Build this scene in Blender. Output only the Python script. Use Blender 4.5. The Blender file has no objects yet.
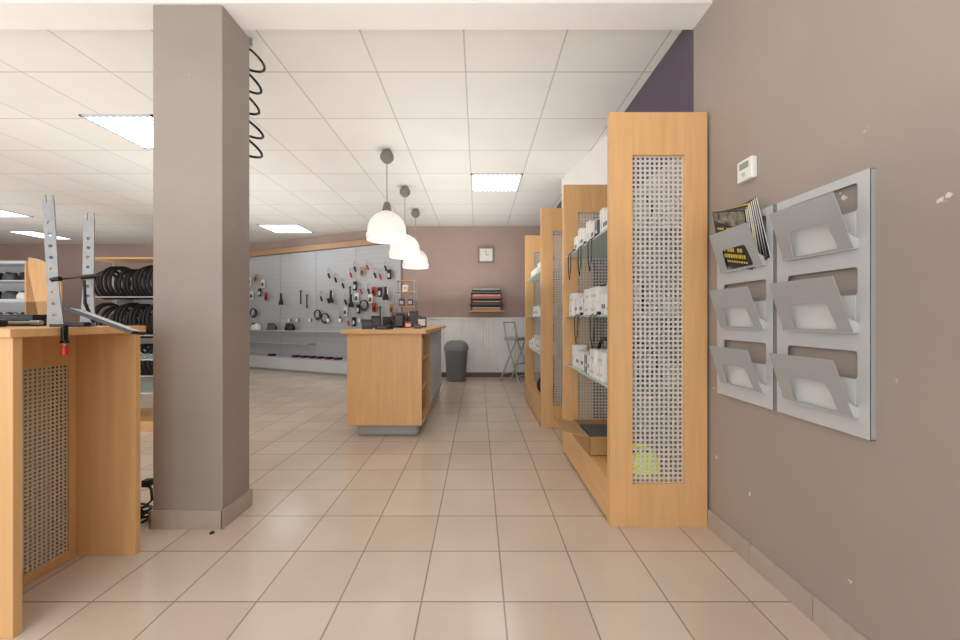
import bpy, bmesh, math, random
from mathutils import Vector, Matrix
random.seed(7)
F=380.0; CX=478.0; CY=318.0; H=1.15; CZ=2.95
def PX(px,d): return (px-CX)*d/F
def PZ(py,d): return H+(CY-py)*d/F
C=bpy.context.scene.collection
# ---------------------------------------------------------------- materials
def lin(c):
    return tuple(((v/255.0)/12.92 if v/255.0<=0.04045 else ((v/255.0+0.055)/1.055)**2.4) for v in c)
def mat(name,col,rough=.5,metal=0.0,var=.05,scale=4.0,bump=0.0,emis=0.0,alpha=1.0,stretch=None,detail=3.0,spec=None,chips=False):
    m=bpy.data.materials.new(name); m.use_nodes=True
    nt=m.node_tree; b=nt.nodes['Principled BSDF']
    c=lin(col)
    b.inputs['Roughness'].default_value=rough
    b.inputs['Metallic'].default_value=metal
    if spec is not None: b.inputs['Specular IOR Level'].default_value=spec
    tc=nt.nodes.new('ShaderNodeTexCoord'); mp=nt.nodes.new('ShaderNodeMapping')
    nt.links.new(tc.outputs['Object'],mp.inputs['Vector'])
    if stretch: mp.inputs['Scale'].default_value=stretch
    n=nt.nodes.new('ShaderNodeTexNoise'); n.inputs['Scale'].default_value=scale; n.inputs['Detail'].default_value=detail
    nt.links.new(mp.outputs['Vector'],n.inputs['Vector'])
    r=nt.nodes.new('ShaderNodeValToRGB')
    r.color_ramp.elements[0].position=.3; r.color_ramp.elements[1].position=.7
    r.color_ramp.elements[0].color=tuple(max(0,v*(1-var)) for v in c)+(1,)
    r.color_ramp.elements[1].color=tuple(min(1,v*(1+var)) for v in c)+(1,)
    nt.links.new(n.outputs['Fac'],r.inputs['Fac'])
    out=r.outputs['Color']
    if chips:
        n2=nt.nodes.new('ShaderNodeTexNoise'); n2.inputs['Scale'].default_value=11; n2.inputs['Detail'].default_value=4
        nt.links.new(tc.outputs['Object'],n2.inputs['Vector'])
        r2=nt.nodes.new('ShaderNodeValToRGB'); r2.color_ramp.elements[0].position=chips; r2.color_ramp.elements[1].position=chips+.012
        nt.links.new(n2.outputs['Fac'],r2.inputs['Fac'])
        mx=nt.nodes.new('ShaderNodeMix'); mx.data_type='RGBA'; nt.links.new(r2.outputs['Color'],mx.inputs['Factor'])
        nt.links.new(out,mx.inputs['A']); mx.inputs['B'].default_value=lin((226,220,212))+(1,); out=mx.outputs['Result']
    nt.links.new(out,b.inputs['Base Color'])
    if bump:
        bp=nt.nodes.new('ShaderNodeBump'); bp.inputs['Strength'].default_value=bump; bp.inputs['Distance'].default_value=.01
        nt.links.new(n.outputs['Fac'],bp.inputs['Height']); nt.links.new(bp.outputs['Normal'],b.inputs['Normal'])
    if emis:
        nt.links.new(out,b.inputs['Emission Color']); b.inputs['Emission Strength'].default_value=emis
    if alpha<1: b.inputs['Alpha'].default_value=alpha
    return m
def tile_mat(name,c1,c2,mortar,T,ox,oy,ms,rough,var=.1,bump=.3):
    m=bpy.data.materials.new(name); m.use_nodes=True
    nt=m.node_tree; b=nt.nodes['Principled BSDF']; b.inputs['Roughness'].default_value=rough
    tc=nt.nodes.new('ShaderNodeTexCoord'); mp=nt.nodes.new('ShaderNodeMapping')
    mp.inputs['Location'].default_value=(-ox+T*60,-oy+T*60,0)
    nt.links.new(tc.outputs['Object'],mp.inputs['Vector'])
    br=nt.nodes.new('ShaderNodeTexBrick'); br.offset=0; br.squash=1
    br.inputs['Scale'].default_value=1; br.inputs['Brick Width'].default_value=T; br.inputs['Row Height'].default_value=T
    br.inputs['Mortar Size'].default_value=ms; br.inputs['Mortar Smooth'].default_value=.2
    br.inputs['Color1'].default_value=lin(c1)+(1,); br.inputs['Color2'].default_value=lin(c2)+(1,); br.inputs['Mortar'].default_value=lin(mortar)+(1,)
    nt.links.new(mp.outputs['Vector'],br.inputs['Vector'])
    n=nt.nodes.new('ShaderNodeTexNoise'); n.inputs['Scale'].default_value=2.5; n.inputs['Detail'].default_value=5
    nt.links.new(tc.outputs['Object'],n.inputs['Vector'])
    mx=nt.nodes.new('ShaderNodeMix'); mx.data_type='RGBA'; mx.blend_type='MULTIPLY'; mx.inputs['Factor'].default_value=1
    r=nt.nodes.new('ShaderNodeValToRGB'); r.color_ramp.elements[0].color=(1-var,)*3+(1,); r.color_ramp.elements[1].color=(1,1,1,1)
    r.color_ramp.elements[0].position=.3; r.color_ramp.elements[1].position=.6
    nt.links.new(n.outputs['Fac'],r.inputs['Fac'])
    nt.links.new(br.outputs['Color'],mx.inputs['A']); nt.links.new(r.outputs['Color'],mx.inputs['B'])
    nt.links.new(mx.outputs['Result'],b.inputs['Base Color'])
    bp=nt.nodes.new('ShaderNodeBump'); bp.inputs['Strength'].default_value=bump; bp.inputs['Distance'].default_value=.003; bp.invert=True
    nt.links.new(br.outputs['Fac'],bp.inputs['Height']); nt.links.new(bp.outputs['Normal'],b.inputs['Normal'])
    return m
def dots_mat(name,col,dark,pitch,rad,rough=.4,metal=0,slat=False,emis=0):
    """pegboard holes or slat grooves in the local x/z plane"""
    m=bpy.data.materials.new(name); m.use_nodes=True
    nt=m.node_tree; b=nt.nodes['Principled BSDF']; b.inputs['Roughness'].default_value=rough; b.inputs['Metallic'].default_value=metal
    tc=nt.nodes.new('ShaderNodeTexCoord'); sp=nt.nodes.new('ShaderNodeSeparateXYZ'); nt.links.new(tc.outputs['Object'],sp.inputs['Vector'])
    def M(op,a,bv=None):
        x=nt.nodes.new('ShaderNodeMath'); x.operation=op
        for i,v in enumerate((a,bv)):
            if v is None: continue
            if isinstance(v,(int,float)): x.inputs[i].default_value=v
            else: nt.links.new(v,x.inputs[i])
        return x.outputs[0]
    def cell(o): return M('SUBTRACT',M('FRACT',M('DIVIDE',M('ADD',o,50.0),pitch)),.5)
    x=cell(sp.outputs['X']); z=cell(sp.outputs['Y' if emis else 'Z'])
    d=M('ABSOLUTE',z) if slat else M('SQRT',M('ADD',M('MULTIPLY',x,x),M('MULTIPLY',z,z)))
    f=M('LESS_THAN',d,rad)
    mx=nt.nodes.new('ShaderNodeMix'); mx.data_type='RGBA'
    nt.links.new(f,mx.inputs['Factor']); mx.inputs['A'].default_value=lin(col)+(1,); mx.inputs['B'].default_value=lin(dark)+(1,)
    nt.links.new(mx.outputs['Result'],b.inputs['Base Color'])
    if emis:
        nt.links.new(mx.outputs['Result'],b.inputs['Emission Color']); b.inputs['Emission Strength'].default_value=emis
    return m
m_floor=tile_mat('floor_tile',(220,204,187),(213,195,177),(160,145,131),.334,.105,1.54,.0038,.17,.08)
m_ceil=tile_mat('ceiling_tile',(235,233,228),(230,228,223),(196,192,186),.65,-.09,4.73,.006,.9,.035,.2)
m_taupe=mat('taupe_paint',(165,153,144),.6,var=.05,scale=1.5,bump=.03,chips=.712)
m_pillar=mat('pillar_paint',(160,149,141),.6,var=.06,scale=2.5,bump=.03,chips=.75)
m_brown=mat('brown_paint',(178,155,145),.7,var=.04,scale=2)
m_purple=mat('purple_paint',(96,82,98),.7,var=.04,scale=2)
m_white=mat('white_paint',(238,236,232),.6,var=.02)
m_inner=mat('inner_pale_grey',(214,216,215),.5,var=.02)
m_whitebox=mat('white_card',(238,237,233),.5,var=.03)
m_base=mat('baseboard_tile',(180,167,155),.3,var=.06,scale=8)
WC=(221,174,120)
m_wood=mat('beech_wood',WC,.42,var=.07,scale=3,stretch=(9,9,.8),detail=6)
m_woodh=mat('beech_wood_horizontal',WC,.42,var=.07,scale=3,stretch=(.8,9,9),detail=6)
m_woody=mat('beech_wood_long',WC,.42,var=.07,scale=3,stretch=(9,.8,9),detail=6)
m_metal=mat('brushed_mesh_metal',(214,212,206),.4,.25,var=.02)
m_meshw=mat('warm_silver_mesh',(208,199,182),.5,.15,var=.02)
m_meshb=mat('counter_back_beige',(176,160,138),.6,var=.03)
m_steel=mat('galvanised_steel',(168,170,172),.4,.5,var=.08,scale=10)
m_armsteel=mat('dull_steel',(152,154,156),.45,.3,var=.12,scale=14)
m_stool=mat('stool_silver_metal',(184,186,188),.4,.2,var=.03)
m_chrome=mat('chrome',(215,215,215),.15,1)
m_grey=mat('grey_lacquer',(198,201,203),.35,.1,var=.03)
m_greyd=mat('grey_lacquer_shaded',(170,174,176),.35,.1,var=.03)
m_panel=dots_mat('pegboard',(200,204,208),(150,154,158),.05,.13)
m_slat=dots_mat('slatwall_grey',(196,200,204),(180,184,188),.10,.03,.25,.15,slat=True)
m_lgrey=mat('light_grey_shelf',(198,202,205),.45,var=.02)
m_mgrey=mat('mid_grey_plinth',(160,160,158),.45,var=.03)
m_back=mat('cabinet_back_grey',(176,174,168),.5,var=.03)
m_black=mat('black_rubber',(26,26,27),.6,var=.1,scale=20)
m_blackg=mat('black_gloss',(22,22,24),.25,var=.05)
m_dgrey=mat('dark_grey_plastic',(82,84,88),.5,var=.05)
m_cap=mat('lamp_cap_grey',(125,121,116),.4,.1,var=.05)
m_red=mat('red_plastic',(190,40,32),.4)
m_yel=mat('yellow_green_plastic',(216,232,14),.4,emis=.35)  # emission added to brighten the helmet; the plastic is no light source
m_gold=mat('yellow_print',(226,196,60),.5)
m_blue=mat('blue_card',(70,92,130),.5)
m_card=mat('brown_cardboard',(186,146,102),.8,var=.06,scale=12)
m_paper=mat('paper_white',(240,238,232),.7,var=.02)
m_screen=mat('lcd_screen',(150,165,150),.2)
m_lamp=mat('opal_glass',(250,247,241),.3,emis=.22,var=.01)
m_bulb=mat('bulb_glow',(255,248,236),.3,emis=5,var=0)
m_light=dots_mat('light_diffuser',(252,253,255),(130,145,160),.06,.36,.4,emis=5.0)
m_glass=mat('shelf_glass',(214,234,228),.08,alpha=.75,var=.02)
# ---------------------------------------------------------------- mesh builder
class B:
    def __init__(s): s.bm=bmesh.new()
    def box(s,x0,x1,y0,y1,z0,z1,M=None):
        vs=[Vector((x,y,z)) for x in (x0,x1) for y in (y0,y1) for z in (z0,z1)]
        if M: vs=[M@v for v in vs]
        v=[s.bm.verts.new(p) for p in vs]
        for f in ((0,1,3,2),(4,6,7,5),(0,4,5,1),(2,3,7,6),(0,2,6,4),(1,5,7,3)): s.bm.faces.new([v[i] for i in f])
        return s
    def prism(s,pts,t0,t1,M=None,axis='y'):
        def mk(p,t):
            q={'y':Vector((p[0],t,p[1])),'x':Vector((t,p[0],p[1])),'z':Vector((p[0],p[1],t))}[axis]
            return M@q if M else q
        a=[s.bm.verts.new(mk(p,t0)) for p in pts]; b=[s.bm.verts.new(mk(p,t1)) for p in pts]
        s.bm.faces.new(a); s.bm.faces.new(b[::-1])
        n=len(pts)
        for i in range(n): s.bm.faces.new((a[i],b[i],b[(i+1)%n],a[(i+1)%n]))
        return s
    def _ring(s,c,u,v,r,n): return [s.bm.verts.new(c+u*(math.cos(2*math.pi*i/n)*r)+v*(math.sin(2*math.pi*i/n)*r)) for i in range(n)]
    def tube(s,pts,r,n=8,cap=True):
        pts=[Vector(p) for p in pts]; rs=r if isinstance(r,(list,tuple)) else [r]*len(pts)
        prev=None; u=None
        for i,p in enumerate(pts):
            t=(pts[min(i+1,len(pts)-1)]-pts[max(i-1,0)]).normalized()
            if u is None:
                a=Vector((0,0,1)) if abs(t.z)<.9 else Vector((1,0,0)); u=t.cross(a).normalized()
            else: u=(u-t*u.dot(t)).normalized()
            v=t.cross(u)
            ring=s._ring(p,u,v,rs[i],n)
            if prev:
                for k in range(n): s.bm.faces.new((prev[k],prev[(k+1)%n],ring[(k+1)%n],ring[k]))
            elif cap: s.bm.faces.new(ring[::-1])
            prev=ring
        if cap: s.bm.faces.new(prev)
        return s
    def cyl(s,a,b,r,r2=None,n=14): return s.tube([a,b],[r,r if r2 is None else r2],n)
    def lathe(s,prof,c=(0,0,0),n=24,M=None):
        c=Vector(c); prev=None
        for r,z in prof:
            ring=[]
            for i in range(n):
                p=c+Vector((r*math.cos(2*math.pi*i/n),r*math.sin(2*math.pi*i/n),z))
                ring.append(s.bm.verts.new(M@p if M else p))
            if prev:
                for k in range(n): s.bm.faces.new((prev[k],prev[(k+1)%n],ring[(k+1)%n],ring[k]))
            prev=ring
        return s
    def torus(s,c,R,r,axis='x',n=28,m=8,sx=1.0):
        c=Vector(c); rings=[]
        for i in range(n):
            a=2*math.pi*i/n; ring=[]
            for j in range(m):
                b=2*math.pi*j/m; q=R+r*math.cos(b); h=r*sx*math.sin(b)
                p={'x':(h,q*math.cos(a),q*math.sin(a)),'y':(q*math.cos(a),h,q*math.sin(a)),'z':(q*math.cos(a),q*math.sin(a),h)}[axis]
                ring.append(s.bm.verts.new(c+Vector(p)))
            rings.append(ring)
        for i in range(n):
            for j in range(m):
                s.bm.faces.new((rings[i][j],rings[(i+1)%n][j],rings[(i+1)%n][(j+1)%m],rings[i][(j+1)%m]))
        return s
    def ell(s,c,r,n=16,m=10,zmin=-1.0):
        c=Vector(c); prev=None
        for j in range(m+1):
            ph=-math.pi/2+math.pi*j/m; z=max(math.sin(ph),zmin); q=max(math.cos(ph),.001)
            ring=[s.bm.verts.new(c+Vector((r[0]*q*math.cos(2*math.pi*i/n),r[1]*q*math.sin(2*math.pi*i/n),r[2]*z))) for i in range(n)]
            if prev:
                for k in range(n): s.bm.faces.new((prev[k],prev[(k+1)%n],ring[(k+1)%n],ring[k]))
            prev=ring
        return s
    def mesh(s,name,smooth=False):
        bmesh.ops.recalc_face_normals(s.bm,faces=s.bm.faces)
        if smooth:
            for f in s.bm.faces: f.smooth=True
            for e in s.bm.edges:
                if len(e.link_faces)==2 and e.calc_face_angle(0)>.7: e.smooth=False
        me=bpy.data.meshes.new(name); s.bm.to_mesh(me); s.bm.free(); return me
    def make(s,name,m,parent=None,smooth=False,bevel=0,loc=(0,0,0),rot=(0,0,0),**kw):
        me=s.mesh(name,smooth); me.materials.append(m)
        return fin(me,name,parent,bevel,loc,rot,**kw)
def fin(me,name,parent=None,bevel=0,loc=(0,0,0),rot=(0,0,0),label=None,category=None,kind=None,group=None):
    o=bpy.data.objects.new(name,me); C.objects.link(o)
    o.location=loc; o.rotation_euler=rot
    if parent: o.parent=parent
    if bevel:
        bv=o.modifiers.new('bevel','BEVEL'); bv.width=bevel; bv.segments=2; bv.limit_method='ANGLE'
    if label: o['label']=label
    if category: o['category']=category
    if kind: o['kind']=kind
    if group: o['group']=group
    return o
def thing(name,label,cat,loc=(0,0,0),rotz=0,group=None,rot=None):
    e=bpy.data.objects.new(name,None); C.objects.link(e); e.location=loc; e.rotation_euler=rot or (0,0,rotz)
    e.empty_display_size=.05; e['label']=label; e['category']=cat
    if group: e['group']=group
    return e
def copy_thing(src,loc,rot=None,label=None,scale=None):
    def rec(o,par):
        n=o.copy(); C.objects.link(n)
        if par: n.parent=par
        for ch in list(o.children): rec(ch,n)
        return n
    n=rec(src,None); n.location=loc
    if rot is not None: n.rotation_euler=rot
    if label: n['label']=label
    if scale: n.scale=scale
    return n
def holed(name,outer,holes,thick,m):
    """flat plate (in x,y) with holes, extruded along z; returns mesh"""
    cu=bpy.data.curves.new(name,'CURVE'); cu.dimensions='2D'; cu.fill_mode='BOTH'; cu.extrude=thick/2
    for loop in [outer]+holes:
        sp=cu.splines.new('POLY'); sp.points.add(len(loop)-1)
        for i,p in enumerate(loop): sp.points[i].co=(p[0],p[1],0,1)
        sp.use_cyclic_u=True
    o=bpy.data.objects.new(name,cu); C.objects.link(o)
    dg=bpy.context.evaluated_depsgraph_get(); me=bpy.data.meshes.new_from_object(o.evaluated_get(dg))
    bpy.data.objects.remove(o); me.name=name
    me.materials.clear(); me.materials.append(m); return me
def rounded(P,r,n=4):
    out=[]; N_=len(P)
    for i,p in enumerate(P):
        p=Vector(p); a=(Vector(P[i-1])-p).normalized(); b=(Vector(P[(i+1)%N_])-p).normalized()
        s=p+a*r; e=p+b*r
        for k in range(n+1):
            t=k/n; q=s*(1-t)**2+p*2*t*(1-t)+e*t*t; out.append((q.x,q.y))
    return out
def circ(cx,cy,r,n=12): return [(cx+r*math.cos(2*math.pi*i/n),cy+r*math.sin(2*math.pi*i/n)) for i in range(n)]
def rect(x0,x1,y0,y1): return [(x0,y0),(x1,y0),(x1,y1),(x0,y1)]
def struct(b,name,m,bevel=0): return b.make(name,m,kind='structure',bevel=bevel)
# ---------------------------------------------------------------- room
RX=1.277
A=Vector((-1.45,7.43,0)); Bp=Vector((-5.6,9.3,0)); U=(Bp-A).normalized(); N=Vector((U.y*-1,U.x,0)); ANG=math.atan2(U.y,U.x)
struct(B().box(-12.7,1.45,-2.1,10,-.12,0),'floor',m_floor)
struct(B().box(-12.7,1.45,-2.1,10,CZ,CZ+.12),'ceiling',m_ceil)
struct(B().box(RX,1.45,-2.0,2.25,0,CZ),'wall_right',m_taupe)
struct(B().box(RX,1.45,2.25,7.43,0,CZ),'wall_right_rear',m_purple)
struct(B().box(-1.45,1.45,7.43,7.6,0,CZ),'wall_back',m_brown)
L=(Bp-A).length
o=struct(B().box(0,L,-.15,0,0,CZ),'wall_back_angled',m_brown); o.location=A; o.rotation_euler=(0,0,ANG)
struct(B().box(-12.7,-5.6,9.3,9.45,0,CZ),'wall_back_left',m_brown)
struct(B().box(-12.7,-12.6,-2.0,9.3,0,CZ),'wall_left',m_brown)
me=holed('wall_front',rect(-12.7,1.45,0,CZ),[rect(-11.5,-6.2,.15,2.6),rect(-5.6,.9,.15,2.6)],.1,m_taupe)
o=fin(me,'wall_front',kind='structure',loc=(0,-2.06,0),rot=(math.pi/2,0,0))
for i,(a,b_) in enumerate(((-11.5,-6.2),(-5.6,.9))):  # unseen shopfront openings, added behind the camera to let in frontal fill
    bb=B(); n=4; w=(b_-a)/n
    for k in range(n+1): bb.box(a+k*w-.025,a+k*w+.025,-2.1,-2.04,.15,2.6)
    bb.box(a,b_,-2.1,-2.04,.15,.2); bb.box(a,b_,-2.1,-2.04,2.55,2.6)
    struct(bb,'fill_window_%d'%(i+1),m_white)
# beam, white angled panel
struct(B().box(-12.6,RX,2.07,2.26,2.865,CZ),'trim_1',m_white)
struct(B().prism([(1.277,3.7),(1.08,4.9),(1.277,4.92)],2.3,CZ,axis='z'),'trim_2',m_white)
# baseboards
bb=B(); y=-1.9
while y<2.2:
    bb.box(RX-.013,RX,y,min(y+.330,2.25),0,.100); y+=.334
struct(bb,'baseboard_right',m_base,.002)
struct(B().box(-1.4,RX,7.4,7.43,0,.09),'baseboard_back',mat('dark_baseboard',(104,86,78),.4))
# wainscot
pts=[(-1.38,7.43),(-1.38,7.405)]
x=-1.38
while x<1.26:
    pts+=[(x,7.405),(x+.03,7.405),(x+.036,7.414),(x+.05,7.414),(x+.056,7.405)]; x+=.056
pts=[p for i,p in enumerate(pts) if i==0 or p!=pts[i-1]]
pts.append((x,7.43))
bb=B().prism(pts,.09,1.13,axis='z'); bb.box(-1.38,1.27,7.385,7.43,1.13,1.16)
struct(bb,'trim_3',mat('wainscot_white',(246,247,244),.5))
# pillar
pl=thing('pillar','square taupe painted column with scuffed faces and tiled skirting','pillar',(-1.59,2.205,0))
bb=B().box(-.19,.19,-.125,.125,0,2.865); bb.make('shaft',m_pillar,pl,bevel=.004)
bb=B(); bb.box(-.2,.2,-.137,-.125,0,.10); bb.box(.19,.202,-.137,.137,0,.10); bb.box(-.2,.2,.125,.137,0,.10); bb.box(-.202,-.19,-.137,.137,0,.10)
bb.make('skirting',m_base,pl,bevel=.002)
# ---------------------------------------------------------------- ceiling light panels
def light_panel(x0,x1,y0,y1,lab='square recessed fluorescent ceiling light with glowing textured diffuser'):
    t=thing('ceiling_light',lab,'ceiling light',((x0+x1)/2,(y0+y1)/2,CZ),group='recessed ceiling lights')
    a=(x1-x0)/2; b=(y1-y0)/2
    bb=B(); bb.box(-a,a,-b,-b+.02,-.012,0); bb.box(-a,a,b-.02,b,-.012,0); bb.box(-a,-a+.02,-b,b,-.012,0); bb.box(a-.02,a,-b,b,-.012,0)
    bb.make('frame',m_lgrey,t)
    B().box(-a+.02,a-.02,-b+.02,b-.02,-.006,-.001).make('diffuser',m_light,t)
for q in ((-.09,.56,4.73,5.38),(-3.53,-2.88,3.36,4.02),(-4.25,-3.45,7.3,8.0),(-8.5,-7.9,6.15,6.75),(-9.75,-9.2,7.85,8.65),
          (-.09,.56,.2,.85),(-3.34,-2.69,.2,.85),(-7.2,-6.5,.8,1.45),(-6.6,-5.95,3.43,4.08),(-2.04,-1.39,-1.3,-.65)):  # this row: unseen panels added out of view for extra light
    light_panel(*q)
# unseen soft area lights added to brighten the ceiling, facing up
def ceiling_fill(x,y,sx,sy,e,z=1.45):
    l=bpy.data.lights.new('ceiling_fill','AREA'); l.shape='RECTANGLE'; l.size=sx; l.size_y=sy; l.energy=e; l.color=(1,.99,.97)
    o=bpy.data.objects.new('ceiling_fill',l); C.objects.link(o); o.location=(x,y,z); o.rotation_euler=(math.pi,0,0)
for q in ((-.4,.6,2.2,2.0,22),(-.2,5.0,1.6,4,34),(-3.6,2.6,2.6,3.2,22),(-3.4,5.8,2.6,3.0,28),(-8.2,3.2,4,4,36),(-8.6,6.6,4,3,28)): ceiling_fill(*q)
# ---------------------------------------------------------------- pendants
def pendant(x,y):
    t=thing('pendant_lamp','white opal dome pendant lamp with grey cap on a thin rod','lamp',(x,y,CZ),group='pendant lamps above the counter')
    B().lathe([(.001,0),(.035,0),(.05,-.02),(.072,-.06),(.07,-.1),(.04,-.135),(.012,-.15),(.001,-.15)],n=20).make('canopy',m_cap,t,smooth=True)
    B().cyl((0,0,-.14),(0,0,-.58),.006).make('rod',m_steel,t,smooth=True)
    B().lathe([(.001,-.565),(.028,-.565),(.040,-.60),(.052,-.655),(.055,-.665),(.001,-.67)],n=18).make('socket',m_cap,t,smooth=True)
    B().lathe([(.04,-.655),(.07,-.672),(.13,-.708),(.175,-.758),(.198,-.82),(.205,-.90),(.215,-.905),(.216,-.93),(.210,-.970),(.202,-.970),(.204,-.93),(.190,-.83),(.166,-.768),(.125,-.72),(.068,-.682),(.04,-.665)],n=36).make('lamp_shade',m_lamp,t,smooth=True)
    B().ell((0,0,-.80),(.045,.045,.06)).make('bulb',m_bulb,t,smooth=True)
for x,y in ((-.975,4.07),(-1.0,5.2),(-1.03,6.27)): pendant(x,y)
# ---------------------------------------------------------------- coiled hose
pts=[(.0,0,0),(0,0,-.03)]
turns=5; n=turns*24
for i in range(n+1):
    a=2*math.pi*i/24+2.6; r=.062*min(1,i/8)*(1+.16*math.sin(i*.09))
    pts.append((r*math.cos(a)+.010*math.sin(i*.07),r*math.sin(a),-.05-.72*i/n-.03*math.cos(a)+.008*math.sin(i*.13)))
t=thing('coiled_air_hose','black coiled air hose hanging from the ceiling behind the column','hose',(-1.467,2.45,CZ))
B().tube(pts,.0078,8).make('hose',m_blackg,t,smooth=True)
B().cyl((0,0,0),(0,0,-.05),.012).make('hook',m_steel,t,smooth=True)
# ---------------------------------------------------------------- tall shelf cabinets
def bars(x0,x1,z0,z1,y,pitch,w,axis='y'):
    b=B(); n=max(1,round((x1-x0)/pitch)); m=max(1,round((z1-z0)/pitch))
    for i in range(n+1):
        c=x0+(x1-x0)*i/n; (b.box(c-w/2,c+w/2,y-.001,y+.001,z0,z1) if axis=='y' else b.box(y-.001,y+.001,c-w/2,c+w/2,z0,z1))
    for i in range(m+1):
        c=z0+(z1-z0)*i/m; (b.box(x0,x1,y-.0011,y+.0011,c-w/2,c+w/2) if axis=='y' else b.box(y-.0011,y+.0011,x0,x1,c-w/2,c+w/2))
    return b
def cabinet(x0,x1,y0,y1,h,lab,shelves):
    t=thing('display_cabinet',lab,'shelf cabinet',((x0+x1)/2,(y0+y1)/2,0))
    W=x1-x0; D=y1-y0; a=-W/2; b=W/2; c=-D/2; d=D/2
    for (ya,yb) in ((c,c+.045),(d-.045,d)):
        bb=B(); s=.125
        bb.box(a,a+s,ya,yb,0,h); bb.box(b-s,b,ya,yb,0,h); bb.box(a+s,b-s,ya,yb,0,.235); bb.box(a+s,b-s,ya,yb,h-.235,h)
        e=bb.make('end_panel',m_wood,t,bevel=.0015)
        bars(a+s,b-s,.235,h-.235,(ya+yb)/2,.0262,.0112).make('mesh_insert',m_metal,e)
    bb=B(); bb.box(a,b,c+.045,d-.045,.02,.25); bb.make('base',m_woody,t,bevel=.002)
    B().box(b-.015,b,c+.045,d-.045,.25,h-.12).make('back_panel',m_back,t)
    for z in shelves:
        B().box(a+.02,b-.02,c+.05,d-.05,z-.012,z).make('glass_shelf',m_glass,t)
    B().cyl((b-.03,c+.06,.25),(b-.03,c+.06,h-.15),.008).make('shelf_support',m_chrome,t,smooth=True)
    B().cyl((b-.03,d-.06,.25),(b-.03,d-.06,h-.15),.008).make('shelf_support',m_chrome,t,smooth=True)
    return t
SH=(.76,1.17,1.67)
cabinet(.726,1.262,2.09,3.27,2.283,'tall beech cabinet with mesh end panels and glass shelves of boxes',SH)
cabinet(.66,1.20,3.97,5.34,2.30,'tall beech display cabinet further along, glass shelves of boxes',SH)
# products in cabinets
def pbox(w,d,h,lab,mm=m_whitebox,stripe=m_dgrey):
    t=thing('product_box',lab,'box',group='boxes on the glass shelves')
    B().box(-w/2,w/2,-d/2,d/2,0,h).make('carton',mm,t,bevel=.002)
    B().box(-w/2-.0008,-w/2,-d/2+.02,d/2-.02,h*.3,h*.5).make('printed_band',stripe,t)
    B().box(-w/2-.001,w/2+.001,-.004,.004,h*.02,h+.0006).make('seam_tape',m_lgrey,t)
    return t
T1=pbox(.12,.10,.13,'white cardboard product box with small grey label'); T2=pbox(.15,.13,.09,'low plain white cardboard box',stripe=m_lgrey)
T3=pbox(.10,.08,.17,'tall plain white carton',stripe=m_lgrey)
T4=pbox(.10,.07,.12,'small dark grey carton with white label',m_dgrey,m_whitebox)
sz={T1:.10,T2:.13,T3:.08,T4:.07}; ht={T1:.13,T2:.09,T3:.17,T4:.12}; used=set()
def place(src,loc,rz=0):
    if src not in used:
        used.add(src); src.location=loc; src.rotation_euler=(0,0,rz); return src
    return copy_thing(src,loc,(0,0,rz))
for z,xx,pat in ((SH[0],.835,(T1,T2,T2,T1,T4,T1,T1,T3)),(SH[1],.835,(T2,T1,T2,T2,T4,T1,T1,T2)),(SH[2],.835,(T3,T1,T3,T4,T1,T3,T1,T3,T1))):
    y=2.16
    for k,s_ in enumerate(pat):
        if y+sz[s_]>3.2: break
        px_=xx+random.uniform(-.008,.008)
        place(s_,(px_,y+sz[s_]/2,z+.0005),random.uniform(-.04,.04))
        if s_ is T2: place(T2,(px_+.005,y+sz[s_]/2,z+.0915),random.uniform(-.08,.08))
        y+=sz[s_]+random.choice((.012,.02,.03))
for z,pat in ((SH[1],(T2,T1,T4,T1,T2,T3)),(SH[0],(T1,T3,T1,T2,T4,T3)),(SH[2],(T3,T1,T1,T4,T3))):
    y=2.24
    for s_ in pat: place(s_,(1.14,y,z+.0005)); y+=.165
for z in SH:
    y=4.10
    while y<5.2:
        s_=random.choice((T1,T2,T3,T1,T4)); place(s_,(.78,y,z+.0005)); y+=sz[s_]+random.choice((.03,.05,.09))
t0=None
for (x,y,z,r) in ((.98,2.42,SH[1],.3),(.98,2.75,SH[2],-.2),(.98,2.95,SH[0],.1),(.98,2.35,SH[2],.5),(.98,2.6,SH[0],-.4),(.98,2.95,SH[1],.2),(.98,2.7,SH[1],.7),(.98,2.3,SH[0],.6)):
    if t0 is None:
        t0=thing('cable_loop','black coiled cable standing among white boxes','cable',(x,y,z+.008),r,group='coiled cables in the cabinet')
        B().torus((0,0,.12),.11,.006,'x',n=26).torus((.012,.01,.112),.10,.006,'x',n=26).make('cable',m_blackg,t0,smooth=True)
        B().box(-.015,.02,-.02,.02,0,.03).make('connector',m_dgrey,t0,bevel=.003)
    else: copy_thing(t0,(x,y,z+.008),(0,0,r))
t0=None
for (y,z) in ((2.5,SH[2]),(2.85,SH[1]),(3.05,SH[2]),(2.75,SH[2]),(2.45,SH[1])):
    if t0 is None:
        t0=thing('charger_lead','thin black lead drooping over the glass shelf edge','cable',(.76,y,z+.006),group='leads over the shelf edge')
        B().tube([(.0,.03,0),(-.01,.03,0),(-.028,.03,-.02),(-.03,.02,-.14),(-.03,-.02,-.22),(-.03,-.05,-.16),(-.03,-.06,-.02),(-.01,-.06,.0),(.0,-.06,0)],.004,6).make('lead',m_blackg,t0,smooth=True)
        B().box(-.01,.01,-.07,-.045,-.005,.015).make('plug',m_blackg,t0,bevel=.002)
    else: copy_thing(t0,(.76,y,z+.006),(0,0,0))
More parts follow.
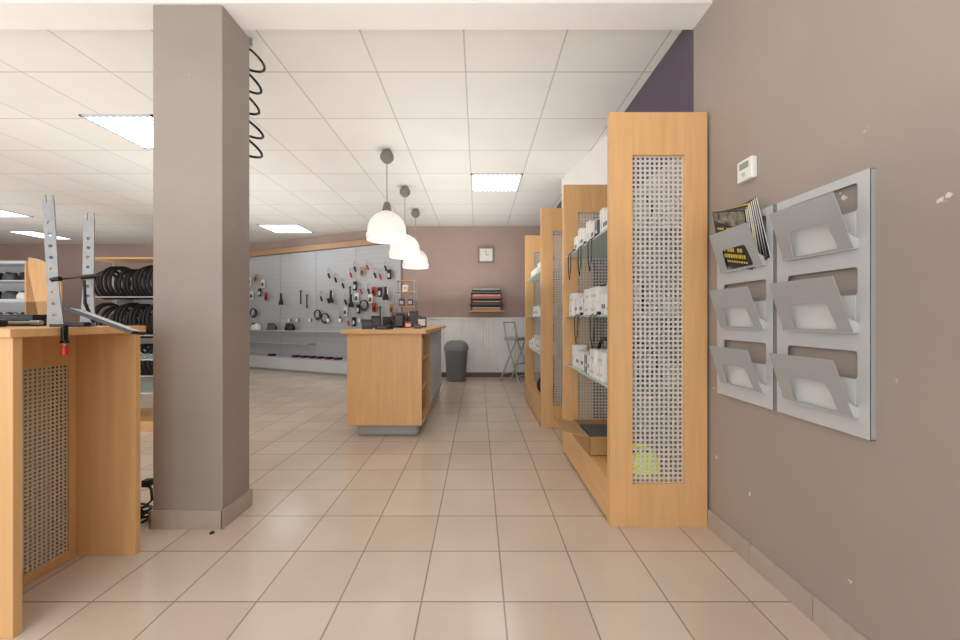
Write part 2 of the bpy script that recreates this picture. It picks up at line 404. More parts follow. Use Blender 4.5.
# cardboard box on base, flaps open
t=thing('cardboard_box','open brown cardboard box with flaps open on the cabinet base','box',(.87,2.70,.2505))
bb=B(); w,d,h=.14,.22,.12
bb.box(-w,w,-d,d,0,.004); bb.box(-w,-w+.004,-d,d,0,h); bb.box(w-.004,w,-d,d,0,h); bb.box(-w,w,-d,-d+.004,0,h); bb.box(-w,w,d-.004,d,0,h)
bb.make('carton',m_card,t)
B().prism([(-w,h),(-w-.17,h+.04),(-w-.17,h+.044),(-w,h+.004)],-d,d*.6).make('flap',m_card,t)
B().prism([(-d,h),(-d-.10,h+.03),(-d-.10,h+.034),(-d,h+.004)],-w,w,axis='x').make('flap',m_card,t)
B().box(-.1,.1,-.17,.17,.004,.10).make('contents',m_dgrey,t,bevel=.01)
t=thing('cycling_helmet','bright yellow-green bicycle helmet on the bottom of the cabinet','helmet',(.94,2.25,.2505))
B().ell((0,0,.03),(.13,.085,.125),20,14,zmin=-.2).make('shell',m_yel,t,smooth=True)
bb=B()
for k,zz in ((-.045,.125),(.045,.125)): bb.ell((-.01,k,zz),(.07,.008,.02),10,6)
bb.make('vent',m_black,t,smooth=True)
t=thing('spray_bottle','white plastic bottle with dark cap on the cabinet base','bottle',(.73,4.12,.2505))
B().lathe([(.001,0),(.035,0),(.038,.02),(.038,.16),(.015,.2),(.015,.22),(.001,.22)],n=18).make('body',m_whitebox,t,smooth=True)
B().lathe([(.02,.22),(.02,.25),(.001,.25)],n=14).make('cap',m_dgrey,t,smooth=True)
t=thing('shoulder_bag','dark navy fabric bag resting on the cabinet base','bag',(.79,4.45,.2505))
B().ell((0,0,.11),(.1,.17,.11),18,10).make('body',mat('navy_fabric',(36,36,52),.8),t,smooth=True)
B().torus((0,0,.19),.09,.008,'x',n=20).make('strap',m_black,t,smooth=True)
# ---------------------------------------------------------------- brochure racks
PZS=(.065,.345,.625)
RW=.19; RH=.875
def rack(yc,lab):
    t=thing('brochure_rack',lab,'brochure rack',(RX,yc,.757),group='brochure racks on the taupe wall')
    w=RW
    MM=Matrix(((0,0,1,0),(1,0,0,0),(0,1,0,0),(0,0,0,1)))
    me=holed('backplate',rect(-w,w,0,RH),[rounded(rect(-.150,.135,zz+.125,zz+.218),.012) for zz in PZS],.003,m_grey)
    me.transform(Matrix.Translation((-.017,0,0))@MM); fin(me,'backplate',t)
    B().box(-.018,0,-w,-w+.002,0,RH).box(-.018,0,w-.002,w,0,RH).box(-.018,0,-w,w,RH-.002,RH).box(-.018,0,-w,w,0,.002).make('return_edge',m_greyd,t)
    for zz in PZS:
        hgt=.198; th=.335
        outer=[(-.155,0),(.135,0),(.125,hgt),(-.150,hgt)]
        hole=rounded([(-.105,.008),(.082,.008),(.070,.108),(-.092,.108)],.016)
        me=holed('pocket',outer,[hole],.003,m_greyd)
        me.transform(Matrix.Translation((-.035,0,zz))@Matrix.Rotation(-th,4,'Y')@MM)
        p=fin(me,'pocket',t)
        B().box(-.036,-.0186,-.155,.135,zz-.002,zz+.001).make('ledge',m_inner,p)
        B().box(-.0200,-.0187,-.145,.13,zz+.001,zz+.122).make('inner_face',m_inner,p)
        pr=[(-.0187,zz),(-.036,zz),(-.055,zz+.05),(-.0187,zz+.03)]
        B().prism(pr,.131,.134,axis='y').make('side_cheek',m_grey,p)
        B().prism(pr,-.155,-.152,axis='y').make('side_cheek',m_grey,p)
    return t
rack(1.41,'grey metal three-tier wall brochure rack with empty pockets')
rack(1.81,'grey metal three-tier wall brochure rack holding magazines in the top pocket')
def magazine(i,loc,tilt,roll,lab,cov,pic):
    t=thing('magazine',lab,'magazine',loc,group='magazines in the wall rack')
    t.rotation_euler=(Matrix.Rotation(-tilt,4,'Y')@Matrix.Rotation(roll,4,'X')).to_euler()
    B().box(-.0025,.0025,-.105,.105,0,.275).make('pages',m_paper,t)
    B().box(-.0035,-.0025,-.106,.106,0,.276).make('cover',cov,t)
    B().prism([(-.1,.215),(-.02,.200),(.1,.230),(.1,.270),(-.1,.270)],-.0039,-.0035,axis='x').make('cover_picture',pic,t)
    bb=B(); rnd=random.Random(i)
    for zz,hh in ((.186,.010),(.078,.018),(.048,.018),(.026,.008)):
        y=.085 if zz>.1 else .065
        while y>-.07:
            w_=rnd.choice((.006,.009,.012))
            if rnd.random()<.85: bb.box(-.0041,-.0035,y-w_,y,zz,zz+hh)
            y-=w_+.005
    bb.make('printing',m_gold,t)
m_pic=mat('printed_photo',(120,112,100),.4,var=.95,scale=24,detail=5)
m_cov=mat('dark_cover',(70,66,62),.3,var=.9,scale=14)
m_cov2=mat('yellow_cover',(200,180,70),.3,var=.5,scale=14)
for i in range(8):
    kk=(0,1,0,2,1,0,1,0)[i]
    magazine(i,(RX-.0310+.0014*i,1.830-.014*i,.757+.625+.012),.318-.028*i,.24-.055*i,
        ('black magazine with yellow print standing in the rack pocket','dark photo magazine with yellow print in the rack pocket','yellow-covered magazine in the rack pocket')[kk],(m_blackg,m_cov,m_cov2)[kk],m_pic)
# thermostat
t=thing('thermostat','small white wall thermostat with tiny display','thermostat',(RX,1.785,1.795))
B().box(-.028,0,-.05,.05,0,.10).make('housing',m_whitebox,t,bevel=.006)
B().box(-.0295,-.0275,-.03,.03,.055,.085).make('display',m_screen,t)
B().cyl((-.028,0,.03),(-.033,0,.03),.010).make('button',m_lgrey,t,smooth=True)
# ---------------------------------------------------------------- counter
t=thing('shop_counter','beech shop counter with grey plinth and open side shelves','counter',(-.9,4.72,0))
def lb(x0,x1,y0,y1,z0,z1,bb=None): return (bb or B()).box(x0+.9,x1+.9,y0-4.72,y1-4.72,z0,z1)
lb(-1.19,-.58,3.70,5.78,0,.12).make('plinth',m_mgrey,t,bevel=.03)
lb(-1.255,-.85,3.68,5.8,.12,1.0).make('carcass',m_woody,t,bevel=.002)
lb(-1.255,-.54,3.64,3.68,.12,1.0).make('end_panel',m_wood,t,bevel=.002)
bb=lb(-.85,-.54,3.68,4.3,.12,.14); lb(-.85,-.56,3.68,4.3,.42,.44,bb); lb(-.85,-.56,3.68,4.3,.72,.74,bb); lb(-.85,-.54,4.28,4.3,.12,1.0,bb)
bb.make('side_shelf',m_woody,t)
lb(-.85,-.56,4.3,5.8,.12,1.0).make('side_panel',m_mgrey,t,bevel=.002)
bb=B()
for k in range(3): lb(-.562,-.556,4.34+k*.49,4.34+k*.49+.45,.16,.96,bb)
bb.make('cabinet_door',m_lgrey,t,bevel=.002)
lb(-1.30,-.49,3.58,5.86,1.0,1.035).make('countertop',m_woody,t,bevel=.004)
def box_thing(name,lab,cat,loc,w,d,h,m,m2,rz=0,group=None):
    t=thing(name,lab,cat,loc,rz,group)
    B().box(-w/2,w/2,-d/2,d/2,0,h).make('body',m,t,bevel=min(w,d,h)*.08)
    B().box(-w*.35,w*.35,-d/2-.001,-d/2,h*.25,h*.75).make('label_panel',m2,t)
    return t
for k,(z,m1,m2) in enumerate(((.1405,m_dgrey,m_whitebox),(.4405,m_dgrey,m_red),(.7405,m_whitebox,m_blue))):
    box_thing('folder_box','file box on the counter side shelf','box',(-.68,3.95,z),.18,.3,.2,m1,m2)
ZC=1.0355
def card_holder(x,y,m,rz=0,h=.2,w=.14):
    t=thing('leaflet_holder','dark leaflet holder with cards standing on the counter','leaflet holder',(x,y,ZC),rz)
    B().prism([(-.05,0),(.05,0),(.04,.02),(.01,h),(-.002,h),(.0,.02),(-.045,.02)],-w/2,w/2,axis='x').make('stand',m_blackg,t)
    M=Matrix.Rotation(-.06,4,'X'); B().box(-w/2+.012,w/2-.012,-.02,-.006,.022,h-.03,M).make('cards',m,t)
for x,y,m,r,h in ((-1.15,3.95,m_dgrey,.3,.10),(-1.0,4.2,m_black,-.2,.13),(-1.18,4.4,m_dgrey,.3,.14),(-.68,4.6,m_paper,0,.13),(-.80,4.75,m_dgrey,.2,.2),(-.92,4.45,m_dgrey,-.2,.17)): card_holder(x,y,m,r,h,.11)
box_thing('gift_box','small red box on the counter','box',(-.80,4.35,ZC),.08,.08,.07,m_red,m_paper,.2)
box_thing('accessory_box','small black box on the counter','box',(-.95,3.85,ZC),.16,.1,.04,m_blackg,m_dgrey,-.2)
box_thing('receipt_printer','dark receipt printer on the counter','printer',(-.84,5.0,ZC),.2,.2,.14,m_blackg,m_dgrey,.1)
t=thing('card_reader','grey payment card reader with red light on the counter','card reader',(-.66,4.15,ZC),.3)
B().prism([(-.06,0),(.06,0),(.06,.05),(-.06,.02)],-.035,.035,axis='x').make('body',m_dgrey,t,bevel=.004)
B().box(-.022,.022,.01,.04,.04,.052).make('screen',m_red,t)
t=thing('pen_pot','dark pen pot holding pens','pen pot',(-1.05,4.7,ZC))
B().lathe([(.001,0),(.04,0),(.042,.1),(.036,.1),(.034,.006),(.001,.006)],n=16).make('pot',m_dgrey,t,smooth=True)
for k,m in enumerate((m_red,m_blue,m_blackg)):
    B().cyl((.01*k-.01,0,.01),(.03*k-.03,.01,.17),.004).make('pen',m,t)
t0=thing('accessory_bottle','small dark bottle with red cap on the counter','bottle',(-1.12,5.0,ZC),group='bottles on the counter')
B().lathe([(.001,0),(.03,0),(.03,.13),(.012,.16),(.001,.16)],n=14).make('body',m_blackg,t0,smooth=True)
B().lathe([(.014,.155),(.014,.19),(.001,.19)],n=12).make('cap',m_red,t0,smooth=True)
for k in range(1,6): copy_thing(t0,(-1.12+.075*(k%3),5.0+.099*k,ZC))
# ---------------------------------------------------------------- back area furniture
t=thing('wire_shelf_stand','narrow standing rack with pale shelves and chrome poles','shelf rack',(-1.28,6.75,0))
for x in (-.17,.17):
    for y in (-.12,.12): B().cyl((x,y,0),(x,y,1.85),.01,n=8).make('pole',m_steel,t,smooth=True)
for z in (.3,.7,1.1,1.35,1.6,1.8): B().box(-.18,.18,-.14,.14,z,z+.012).make('shelf',m_woodh,t)
for i,(x,z) in enumerate(((-.08,1.1125),(.07,1.1125),(-.06,1.3625),(.09,1.3625),(0,1.6125))):
    box_thing('product_carton','small carton on the narrow rack','box',(-1.28+x,6.7,z),.09,.08,.12,(m_dgrey,m_whitebox,m_blackg)[i%3],m_lgrey)
t=thing('waste_bin','dark grey rounded plastic waste bin with swing lid','bin',(-.40,6.98,0))
def rr(w,d,r,n=5):
    P=[]
    for cx,cy,a0 in ((w-r,d-r,0),(-w+r,d-r,90),(-w+r,-d+r,180),(w-r,-d+r,270)):
        for k in range(n+1):
            a=math.radians(a0+90*k/n); P.append((cx+r*math.cos(a),cy+r*math.sin(a)))
    return P
def loft(b,secs):
    prev=None
    for P,z in secs:
        ring=[b.bm.verts.new((p[0],p[1],z)) for p in P]
        if prev:
            for k in range(len(P)): b.bm.faces.new((prev[k],prev[(k+1)%len(P)],ring[(k+1)%len(P)],ring[k]))
        else: b.bm.faces.new(ring[::-1])
        prev=ring
    b.bm.faces.new(prev); return b
loft(B(),[(rr(.16,.14,.10),0),(rr(.17,.15,.11),.02),(rr(.21,.17,.13),.56)]).make('body',mat('bin_grey',(112,114,118),.5),t,smooth=True)
loft(B(),[(rr(.225,.185,.14),.56),(rr(.225,.185,.14),.60),(rr(.215,.175,.13),.65),(rr(.185,.145,.11),.70),(rr(.12,.09,.07),.735)]).make('lid',mat('bin_lid_grey',(132,134,138),.45),t,smooth=True)
t=thing('bar_stool','compact folding stool with silver tubular legs and grey seat','stool',(.68,6.9,0),.75)
for x in (-.16,.16):
    B().tube([(x*1.1,-.24,0),(x*.9,.10,.78),(x*.88,.16,1.08)],.014,8).make('leg',m_stool,t,smooth=True)
    B().tube([(x*.95,.24,0),(x*.8,-.12,.74)],.014,8).make('leg',m_stool,t,smooth=True)
for a_ in (((-.17,-.20,.13),(.17,-.20,.13)),((-.145,.20,.13),(.145,.20,.13)),((-.16,-.11,.33),(.16,-.11,.33)),((-.14,.16,1.07),(.14,.16,1.07))): B().cyl(a_[0],a_[1],.012).make('crossbar',m_stool,t,smooth=True)
loft(B(),[(rr(.16,.15,.05),.75),(rr(.17,.16,.05),.77),(rr(.16,.15,.05),.80)]).make('seat',m_mgrey,t,smooth=True)
# wall clock
t=thing('wall_clock','square wall clock with taupe frame and white dial','clock',(.155,7.43,2.38))
bb=B()
for q in ((-.155,.155,.125,.155),(-.155,.155,-.155,-.125),(-.155,-.125,-.125,.125),(.125,.155,-.125,.125)): bb.box(q[0],q[1],-.035,0,q[2],q[3])
bb.make('frame',mat('clock_frame_taupe',(140,126,116),.4),t,bevel=.003)
B().box(-.125,.125,-.02,0,-.125,.125).make('dial',m_paper,t)
bb=B()
for k in range(12):
    a=k*math.pi/6; bb.cyl((.100*math.sin(a),-.0225,.100*math.cos(a)),(.112*math.sin(a),-.0225,.112*math.cos(a)),.002,n=6)
bb.make('hour_mark',m_dgrey,t)
B().box(-.003,.003,-.026,-.023,0,.085).make('minute_hand',m_dgrey,t)
B().box(0,.055,-.029,-.026,-.004,.004).make('hour_hand',m_dgrey,t)
# wall paper rack
t=thing('wall_paper_rack','dark wall shelf rack with flat stacked sleeves','paper rack',(.16,7.43,1.27))
for z in (0,.12,.24,.35): B().box(-.34+z*.15,.34-z*.15,-.26,0,z,z+.02).make('tier',m_dgrey if z else m_woodh,t)
B().box(-.3,.3,-.02,0,0,.37).make('back_board',m_dgrey,t)
for k,(z,m,l) in enumerate(((.0205,m_card,'flat brown folder stack'),(.1405,mat('dark_brown_card',(110,74,54),.5),'flat dark brown folder stack'),(.2605,mat('orange_red_card',(196,84,50),.5),'flat orange-red folder stack'),(.3705,m_blackg,'flat black folder on top of rack'))):
    o=thing('paper_stack',l+' lying in the wall rack','folders',(.16,7.29,1.27+z),group='folders in the wall rack')
    B().box(-.27,.27,-.11,.1,0,.05).make('folder',m,o); B().box(-.26,.26,-.105,.1,.05,.06).make('sheet',m_paper,o)
# ---------------------------------------------------------------- display wall (local x along wall, y out)
ROT=(0,0,ANG)
def Wp(s,o,z): 
    p=A+U*s+N*o; return (p.x,p.y,z)
def s_of(px,o):
    k=(px-CX)/F
    return (k*(A.y+o*N.y)-A.x-o*N.x)/(U.x-k*U.y)
def at(px,py,o):
    s=s_of(px,o); p=A+U*s+N*o; return (p.x,p.y,PZ(py,p.y))
bw=1.12
for i in range(4):
    s0=.04+i*bw
    t=thing('display_wall_bay','silver-grey slatted display wall bay with base shelf','display wall',Wp(s0+bw/2,0,0),group='display wall bays')
    t.rotation_euler=ROT; a=bw/2-.0005
    B().box(-a,a,.02,.05,.3,2.62).make('slat_panel',m_slat,t)
    B().box(a-.010,a,.05,.054,0.3,2.62).make('upright',m_mgrey,t)
    B().box(-a,a,.02,.5,.06,.30).make('base_shelf',m_lgrey,t,bevel=.004)
    B().box(-a,a,.05,.46,0,.06).make('kick_plate',m_mgrey,t)
    B().box(-a,a,.07,.36,.86,.875).make('shelf',m_lgrey,t)
    if i>=2: B().box(-a,a,.07,.30,.58,.592).make('shelf',m_lgrey,t)
t=thing('wooden_valance','slim dull brown valance board above the display wall','valance',Wp(L/2,.1,2.63)); t.rotation_euler=ROT
m_val=mat('valance_wood',(190,152,114),.5,var=.06,scale=3,stretch=(.8,9,9))
B().box(-L/2+.05,L/2-.02,-.03,.0,0,.11).make('board',m_val,t); B().box(-L/2+.05,L/2-.02,-.09,-.03,.0,.02).make('bracket',m_steel,t)
def hook(t): B().tube([(0,-.05,0),(0,.05,0),(0,.06,.01)],.003,6).make('hook',m_steel,t)
G='accessories hanging on the display wall'
def mk_pack(lab,mc,mi):
    t=thing('blister_pack',lab,'packaged accessory',group=G); hook(t)
    me=holed('card',rect(-.05,.05,-.17,.02),[circ(0,.005,.006,8)],.003,mc); me.transform(Matrix.Rotation(math.pi/2,4,'X'))
    fin(me,'card',t,loc=(0,.02,0)); B().ell((0,.035,-.095),(.032,.018,.05),12,8).make('blister',mi,t,smooth=True); return t
def mk_pump():
    t=thing('bicycle_pump','black hand pump hanging on a hook','bicycle pump',group=G); hook(t)
    B().cyl((0,.03,0),(0,.03,-.22),.014).make('barrel',m_blackg,t,smooth=True)
    B().cyl((0,.03,-.22),(0,.03,-.29),.02).cyl((-.03,.03,.0),(.03,.03,.0),.012).make('handle',m_dgrey,t,smooth=True); return t
def mk_lock():
    t=thing('bicycle_lock','black looped cable lock hanging on a hook','bicycle lock',group=G); hook(t)
    B().torus((0,.03,-.11),.10,.010,'y').torus((.0,.05,-.10),.088,.010,'y').make('cable',m_black,t,smooth=True)
    B().cyl((-.04,.035,-.21),(.04,.035,-.21),.02).make('lock_body',m_dgrey,t,smooth=True); return t
def mk_saddle():
    t=thing('bicycle_saddle','black bicycle saddle hanging on the wall','bicycle saddle',group=G); hook(t)
    B().prism([(-.02,.14),(.02,.14),(.028,.0),(.075,-.09),(.06,-.13),(0,-.115),(-.06,-.13),(-.075,-.09),(-.028,0)],.04,.075).make('seat_pad',m_black,t,bevel=.012)
    B().tube([(-.02,.03,.1),(-.025,.02,-.08)],.004,6).tube([(.02,.03,.1),(.025,.02,-.08)],.004,6).make('rail',m_chrome,t); return t
def mk_tool(mc):
    t=thing('bicycle_multitool','small tool with coloured grip hanging on a hook','tool',group=G); hook(t)
    B().tube([(0,.03,0),(.02,.03,-.05),(.0,.03,-.11)],.009,8).make('shank',m_steel,t,smooth=True)
    B().tube([(0,.03,-.10),(-.04,.03,-.20)],.020,8).make('grip',mc,t,smooth=True); return t
def mk_light():
    t=thing('bicycle_light','round white bicycle lamp hanging on a hook','bicycle lamp',group=G); hook(t)
    B().cyl((0,.02,-.05),(0,.06,-.05),.03,.045,18).make('housing',m_blackg,t,smooth=True)
    B().cyl((0,.06,-.05),(0,.067,-.05),.042,None,18).make('lens',m_whitebox,t,smooth=True); return t
K={'w':mk_pack('white carded accessory pack hanging on a hook',m_whitebox,m_dgrey),'b':mk_pack('black carded accessory pack hanging on a hook',m_blackg,m_lgrey),
   'r':mk_pack('red carded accessory pack hanging on a hook',m_red,m_blackg),'y':mk_pack('brown carded accessory pack hanging on a hook',m_card,m_dgrey),
   'p':mk_pump(),'l':mk_lock(),'s':mk_saddle(),'t':mk_tool(m_blackg),'u':mk_tool(m_red),'i':mk_light()}
hang=[('w',251,278),('y',257,278),('w',264,280),('w',252,292),('b',260,292),('l',254,306),('r',267,294),
 ('s',283,302),('i',292,322),('p',303,294),('p',309,296),('l',318,309),('i',300,322),('l',327,311),
 ('t',322,292),('s',334,298),('t',328,296),('i',311,323),('i',330,326),
 ('u',350,266),('t',356,263),('y',362,268),('u',368,262),('t',374,266),('u',380,268),('t',386,262),('b',391,272),
 ('t',343,276),('p',350,284),('b',356,284),('u',362,286),('t',368,282),('r',374,286),('b',380,286),('s',387,294),
 ('t',345,296),('s',352,302),('b',358,304),('l',366,302),('r',374,306),('p',380,306),('u',386,314),('y',391,304),
 ('t',340,312),('u',348,318),('b',355,322),('i',362,326),('t',370,324),('i',342,328),('r',378,322),('t',336,276),('t',330,272),('w',358,294),('w',371,296),('w',346,306)]
seen=set()
for k,px,py in hang:
    loc=at(px+random.uniform(-1.2,1.2),py+random.uniform(-3,3),.10)
    loc=(loc[0],loc[1],min(max(loc[2],1.15),2.45))
    r=(0,0,ANG+random.uniform(-.12,.12))
    if k in seen: copy_thing(K[k],loc,r)
    else: seen.add(k); K[k].location=loc; K[k].rotation_euler=r
def stand_on(px,o,z): 
    s=s_of(px,o); p=A+U*s+N*o; return (p.x,p.y,z)
def helmet(loc,m,lab,rz=0):
    t=thing('bicycle_helmet',lab,'helmet',loc,rz)
    B().ell((0,0,.03),(.13,.095,.13),18,12,zmin=-.2).make('shell',m,t,smooth=True)
    bb=B()
    for k in (-.05,0,.05): bb.ell((.02,k,.125),(.07,.012,.035),10,6)
    bb.make('vent',m_black,t,smooth=True); return t
for px,m,l in ((256,m_whitebox,'white bicycle helmet on the shelf'),(272,m_dgrey,'dark grey bicycle helmet on the shelf'),(290,m_blackg,'black bicycle helmet on the shelf')):
    helmet(stand_on(px,.22,.8755),m,l,ANG)
t0=None
for px in (296,304,312,320,329,338,272):
    loc=stand_on(px,.3,.3005)
    if t0 is None:
        t0=thing('tool_case','long dark tool case lying on the base shelf','tool case',loc,ANG+.2,group='tool cases on the base shelf')
        B().box(-.07,.07,-.06,.06,0,.05).make('case',m_blackg,t0,bevel=.01); B().tube([(-.04,.065,.02),(-.04,.085,.02),(.04,.085,.02),(.04,.065,.02)],.006).make('handle',m_red,t0)
    else: copy_thing(t0,loc,(0,0,ANG+random.uniform(-.15,.15)))
# ---------------------------------------------------------------- tyre rack and left shelving
def tyre_rack(x0,x1,y,zs,top,lab):
    t=thing('tyre_rack',lab,'tyre rack',((x0+x1)/2,y,0)); a=(x1-x0)/2
    for x in (-a,a):
        for yy in (-.2,.2): B().cyl((x,yy,0),(x,yy,top),.018,n=10).make('post',m_lgrey,t,smooth=True)
    for z in zs:
        for yy in (-.16,.16): B().cyl((-a,yy,z),(a,yy,z),.012,n=8).make('rail',m_lgrey,t,smooth=True)
    B().box(-a-.05,a+.05,-.25,.25,top,top+.03).make('top_board',m_woodh,t,bevel=.004)
    return t
y=6.5; tyre_rack(-6.42,-5.2,y,(.18,.86,1.5),2.12,'standing rack of black bicycle tyres under a beech top board')
ty=None
for z in (.18,.86,1.5):
    R=.27; zc=z+math.sqrt((R+.024+.012)**2-.16**2)
    x=-6.35
    while x<-5.27:
        lab='black bicycle tyre standing upright in the rack'
        sc=random.choice((1,.97,.9,.85))
        if ty is None:
            ty=thing('bicycle_tyre',lab,'bicycle tyre',(x,y,zc),group='tyres in the rack')
            B().torus((0,0,0),R,.022,'x',n=32,m=8).make('casing',m_black,ty,smooth=True)
            B().torus((0,0,0),R-.02,.011,'x',n=32,m=6).make('bead',m_dgrey,ty,smooth=True)
        else: copy_thing(ty,(x,y,zc-(1-sc)*.34),(0,random.uniform(-.02,.02),random.uniform(-.025,.025)),scale=(1,sc,sc))
        x+=random.choice((.068,.072,.08))
def shelf_unit(x0,x1,y,top,zs,lab,board=None):
    t=thing('shelving_unit',lab,'shelving',((x0+x1)/2,y,0)); a=(x1-x0)/2
    B().box(-a,a,.2,.23,0,top).make('back_panel',m_panel,t)
    for x in (-a,a-.03): B().box(x,x+.03,-.22,.2,0,top).make('side_panel',m_wood if board else m_lgrey,t)
    for z in zs: B().box(-a+.03,a-.03,-.2,.2,z-.02,z).make('shelf',m_lgrey,t)
    if board: B().box(-a,a,-.23,.23,top,top+.05).make('top_board',m_lgrey,t)
    return t
shelf_unit(-9.9,-8.3,7.2,2.15,(.25,.7,1.1,1.5,1.85),'shelving unit with wooden sides and black cycling goods',True)
for z in (.7,1.1,1.5,1.85):
    for k in range(5): helmet((-9.65+k*.285,7.15,z+.0005),(m_blackg,m_dgrey,m_blackg,m_dgrey,m_whitebox)[(k+int(z*10))%5],'bicycle helmet on the shelving unit',random.uniform(-.3,.3))
shelf_unit(-8.0,-6.9,8.6,1.95,(.25,.7,1.15,1.6),'light grey perforated shelving unit stocked with shoes')
def shoe(loc,rz):
    t=thing('cycling_shoe','black cycling shoe on a shelf','shoe',loc,rz,group='shoes on the shelving')
    B().prism([(-.14,0),(.14,0),(.15,.03),(.08,.06),(.0,.10),(-.1,.12),(-.14,.1)],-.045,.045).make('upper',m_blackg,t,bevel=.02)
    B().box(-.14,.145,-.045,.045,-.0,.015).make('sole',m_red,t,bevel=.004); return t
sh=shoe((-7.85,8.5,.7005),1.4)
for z in (.7,1.15,1.6):
    for k in range(7):
        if z==.7 and k==0: continue
        copy_thing(sh,(-7.85+.135*k,8.5,z+.0005),(0,0,1.4+random.uniform(-.1,.1)))
t=thing('wooden_sign_board','curved beech board panel standing beside shelving','board',(-7.98,7.0,0),.3)
P=[(-.12,0),(.22,0)]
for k in range(11):
    a_=math.radians(90*k/10); P.append((-.22+.46*math.cos(a_),1.75+.50*math.sin(a_)))
P+=[(-.22,2.0),(-.08,1.2)]
B().prism(P,-.02,.02).make('board',m_wood,t); B().box(-.15,.25,-.15,.15,0,.03).make('foot',m_steel,t)
t=thing('glass_display_table','low glass display table on a beech base','display table',(-3.75,4.15,0))
B().box(-.5,.5,-.3,.3,0.0,.10).make('base',m_woodh,t,bevel=.004)
for z in (.38,.72): B().box(-.5,.5,-.3,.3,z,z+.012).make('glass_shelf',m_glass,t)
for x in (-.47,.47):
    for yy in (-.27,.27): B().cyl((x,yy,.1),(x,yy,.72),.012).make('leg',m_chrome,t,smooth=True)
# ---------------------------------------------------------------- workbench
t=thing('workbench','beech service counter with perforated metal recess panel','workbench',(-2.3,1.6,0))
def wb(x0,x1,y0,y1,z0,z1,bb=None): return (bb or B()).box(x0+2.3,x1+2.3,y0-1.6,y1-1.6,z0,z1)
wb(-3.1,-1.665,1.36,1.39,0,1.08).make('end_panel',m_wood,t,bevel=.002)
wb(-3.1,-1.66,1.84,1.87,0,1.08).make('end_panel',m_wood,t,bevel=.002)
wb(-3.1,-1.65,1.34,1.89,1.08,1.112).make('worktop',m_woodh,t,bevel=.003)
bb=wb(-1.97,-1.945,1.39,1.84,0,.04); wb(-1.97,-1.945,1.39,1.84,.93,1.08,bb); wb(-1.97,-1.945,1.39,1.42,.04,.93,bb); wb(-1.97,-1.945,1.81,1.84,.04,.93,bb)
fr=bb.make('inner_frame',m_wood,t,bevel=.002)
bars(1.42-1.6,1.81-1.6,.04,.93,-1.957+2.3,.0180,.0092,axis='x').make('mesh_insert',m_meshw,fr)
wb(-3.1,-2.04,1.42,1.81,.02,1.05).make('carcass',m_meshb,t)
ZT=1.1125
t=thing('wheel_truing_stand','steel wheel truing stand with perforated upright arms','truing stand',(-1.80,1.62,ZT))
def arm(h,w0,w1,n):
    outer=[(-w0,0),(w0,0),(w0*.8,.08),(w1,.15),(w1,h-.03),(w1*.9,h),(w1*.35,h),(w1*.3,h-.035),(-w1*.3,h-.035),(-w1*.35,h),(-w1*.9,h),(-w1,h-.03),(-w1,.15),(-w0*.8,.08)]
    holes=[circ(0,.05+i*(h-.12)/n,.007,12) for i in range(n)]
    return holed('arm',outer,holes,.006,m_armsteel)
for (x,y,h,r) in ((-.0,0,.56,.045),(.085,.05,.50,-.01)):
    me=arm(h,.028,.019,9); me.transform(Matrix.Rotation(math.pi/2,4,'X'))
    fin(me,'arm',t,loc=(x,y,.0),rot=(0,-r,.35))
B().box(-.03,.11,.01,.04,0,.02).make('base',m_blackg,t,bevel=.004)
B().cyl((-.05,.02,.20),(.17,.03,.225),.004).cyl((-.03,.0,.20),(.02,.0,.205),.010).cyl((.07,.04,.215),(.12,.04,.22),.010).make('axle',m_blackg,t,smooth=True)
B().tube([(.11,.05,.02),(.125,.0,.10),(.10,.02,.2)],.006,8).make('lever',m_blackg,t,smooth=True)
t=thing('tool_tray','thin light tablet-like tray with black rim overhanging the worktop edge','tray',(-1.530,1.56,ZT+.022),rot=(-.12,.38,.10))
loft(B(),[(rr(.125,.030,.012),0),(rr(.13,.034,.012),.008)]).make('tray',mat('tray_silver',(240,242,244),.12,.0),t,smooth=True)
B().box(-.135,.135,-.038,-.034,-.004,.010).box(-.135,-.13,-.036,.036,-.004,.010).box(.13,.135,-.036,.036,-.004,.010).make('rim',m_blackg,t,bevel=.001)
t=thing('screw_clamp','small clamp with red handle gripping the bench edge','clamp',(-1.632,1.50,1.06))
B().box(-.05,.0,-.010,.010,.055,.066).box(-.006,.006,-.010,.010,.0,.066).box(-.01,.010,-.010,.010,-.010,.0).make('bracket',m_blackg,t,bevel=.002)
B().cyl((0,0,-.02),(0,0,.0),.004).make('screw',m_steel,t)
B().cyl((0,0,-.055),(0,0,-.02),.011).make('handle',m_red,t,smooth=True)
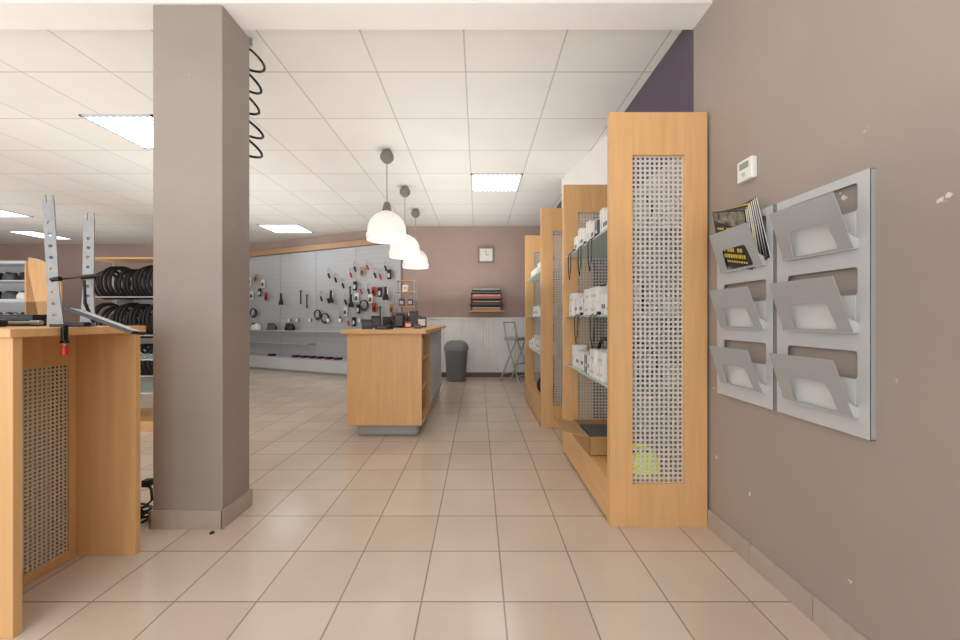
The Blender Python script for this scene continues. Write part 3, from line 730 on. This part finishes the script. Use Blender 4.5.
for k in range(9):
    o=thing('hand_tool','black-handled hand tool lying on the workbench','hand tool',(-2.66+.085*k,1.60+.04*math.sin(k*2),ZT+.017),rot=(0,0,1.35+.2*math.sin(k)),group='tools on the workbench')
    B().cyl((-.12,0,0),(.0,0,0),.014,.017).make('handle',m_blackg,o,smooth=True); B().cyl((0,0,0),(.12,0,0),.006).cyl((.12,-.015,0),(.12,.015,0),.010).make('shaft',m_steel,o,smooth=True)
t=thing('tool_box','low black tool case standing on the workbench','tool case',(-2.35,1.80,ZT))
B().box(-.28,.28,-.035,.035,0,.055).make('case',m_blackg,t,bevel=.006); B().box(-.05,.05,-.045,-.035,.02,.035).make('latch',m_steel,t)
# cable heap by pillar
pts=[]
for i in range(90):
    a=i*.35; r=.06+.012*math.sin(i*.9); pts.append((r*math.cos(a),r*.8*math.sin(a),.008+.0010*i))
pts+=[(.06,.02,.12),(.03,.05,.17),(.0,.06,.19)]
t=thing('coiled_cable','black cable coiled on the floor beside the column','cable',(-1.905,2.13,0))
B().tube(pts,.007,6).make('cable',m_blackg,t,smooth=True); B().box(-.02,.02,.04,.08,.18,.22).make('plug',m_blackg,t,bevel=.004)
t=thing('floor_cap','small dark round cap on the floor tiles','cap',(PX(212,2.03),2.03,0))
B().cyl((0,0,0),(0,0,.005),.012).make('disc',m_black,t,smooth=True); B().cyl((0,0,.005),(0,0,.012),.005).make('stud',m_dgrey,t)
# ---------------------------------------------------------------- world, camera
w=bpy.data.worlds.new('world'); bpy.context.scene.world=w; w.use_nodes=True
bg=w.node_tree.nodes['Background']; bg.inputs[0].default_value=(.98,.985,1.0,1); bg.inputs[1].default_value=2.95
cam=bpy.data.cameras.new('camera'); co=bpy.data.objects.new('camera',cam); C.objects.link(co)
co.location=(0,0,H); co.rotation_euler=(math.pi/2,0,0)
cam.sensor_width=36; cam.lens=36*F/960; cam.shift_x=2/960; cam.shift_y=-2/960; cam.clip_start=.05
bpy.context.scene.camera=co
bpy.context.scene.view_settings.view_transform='Standard'
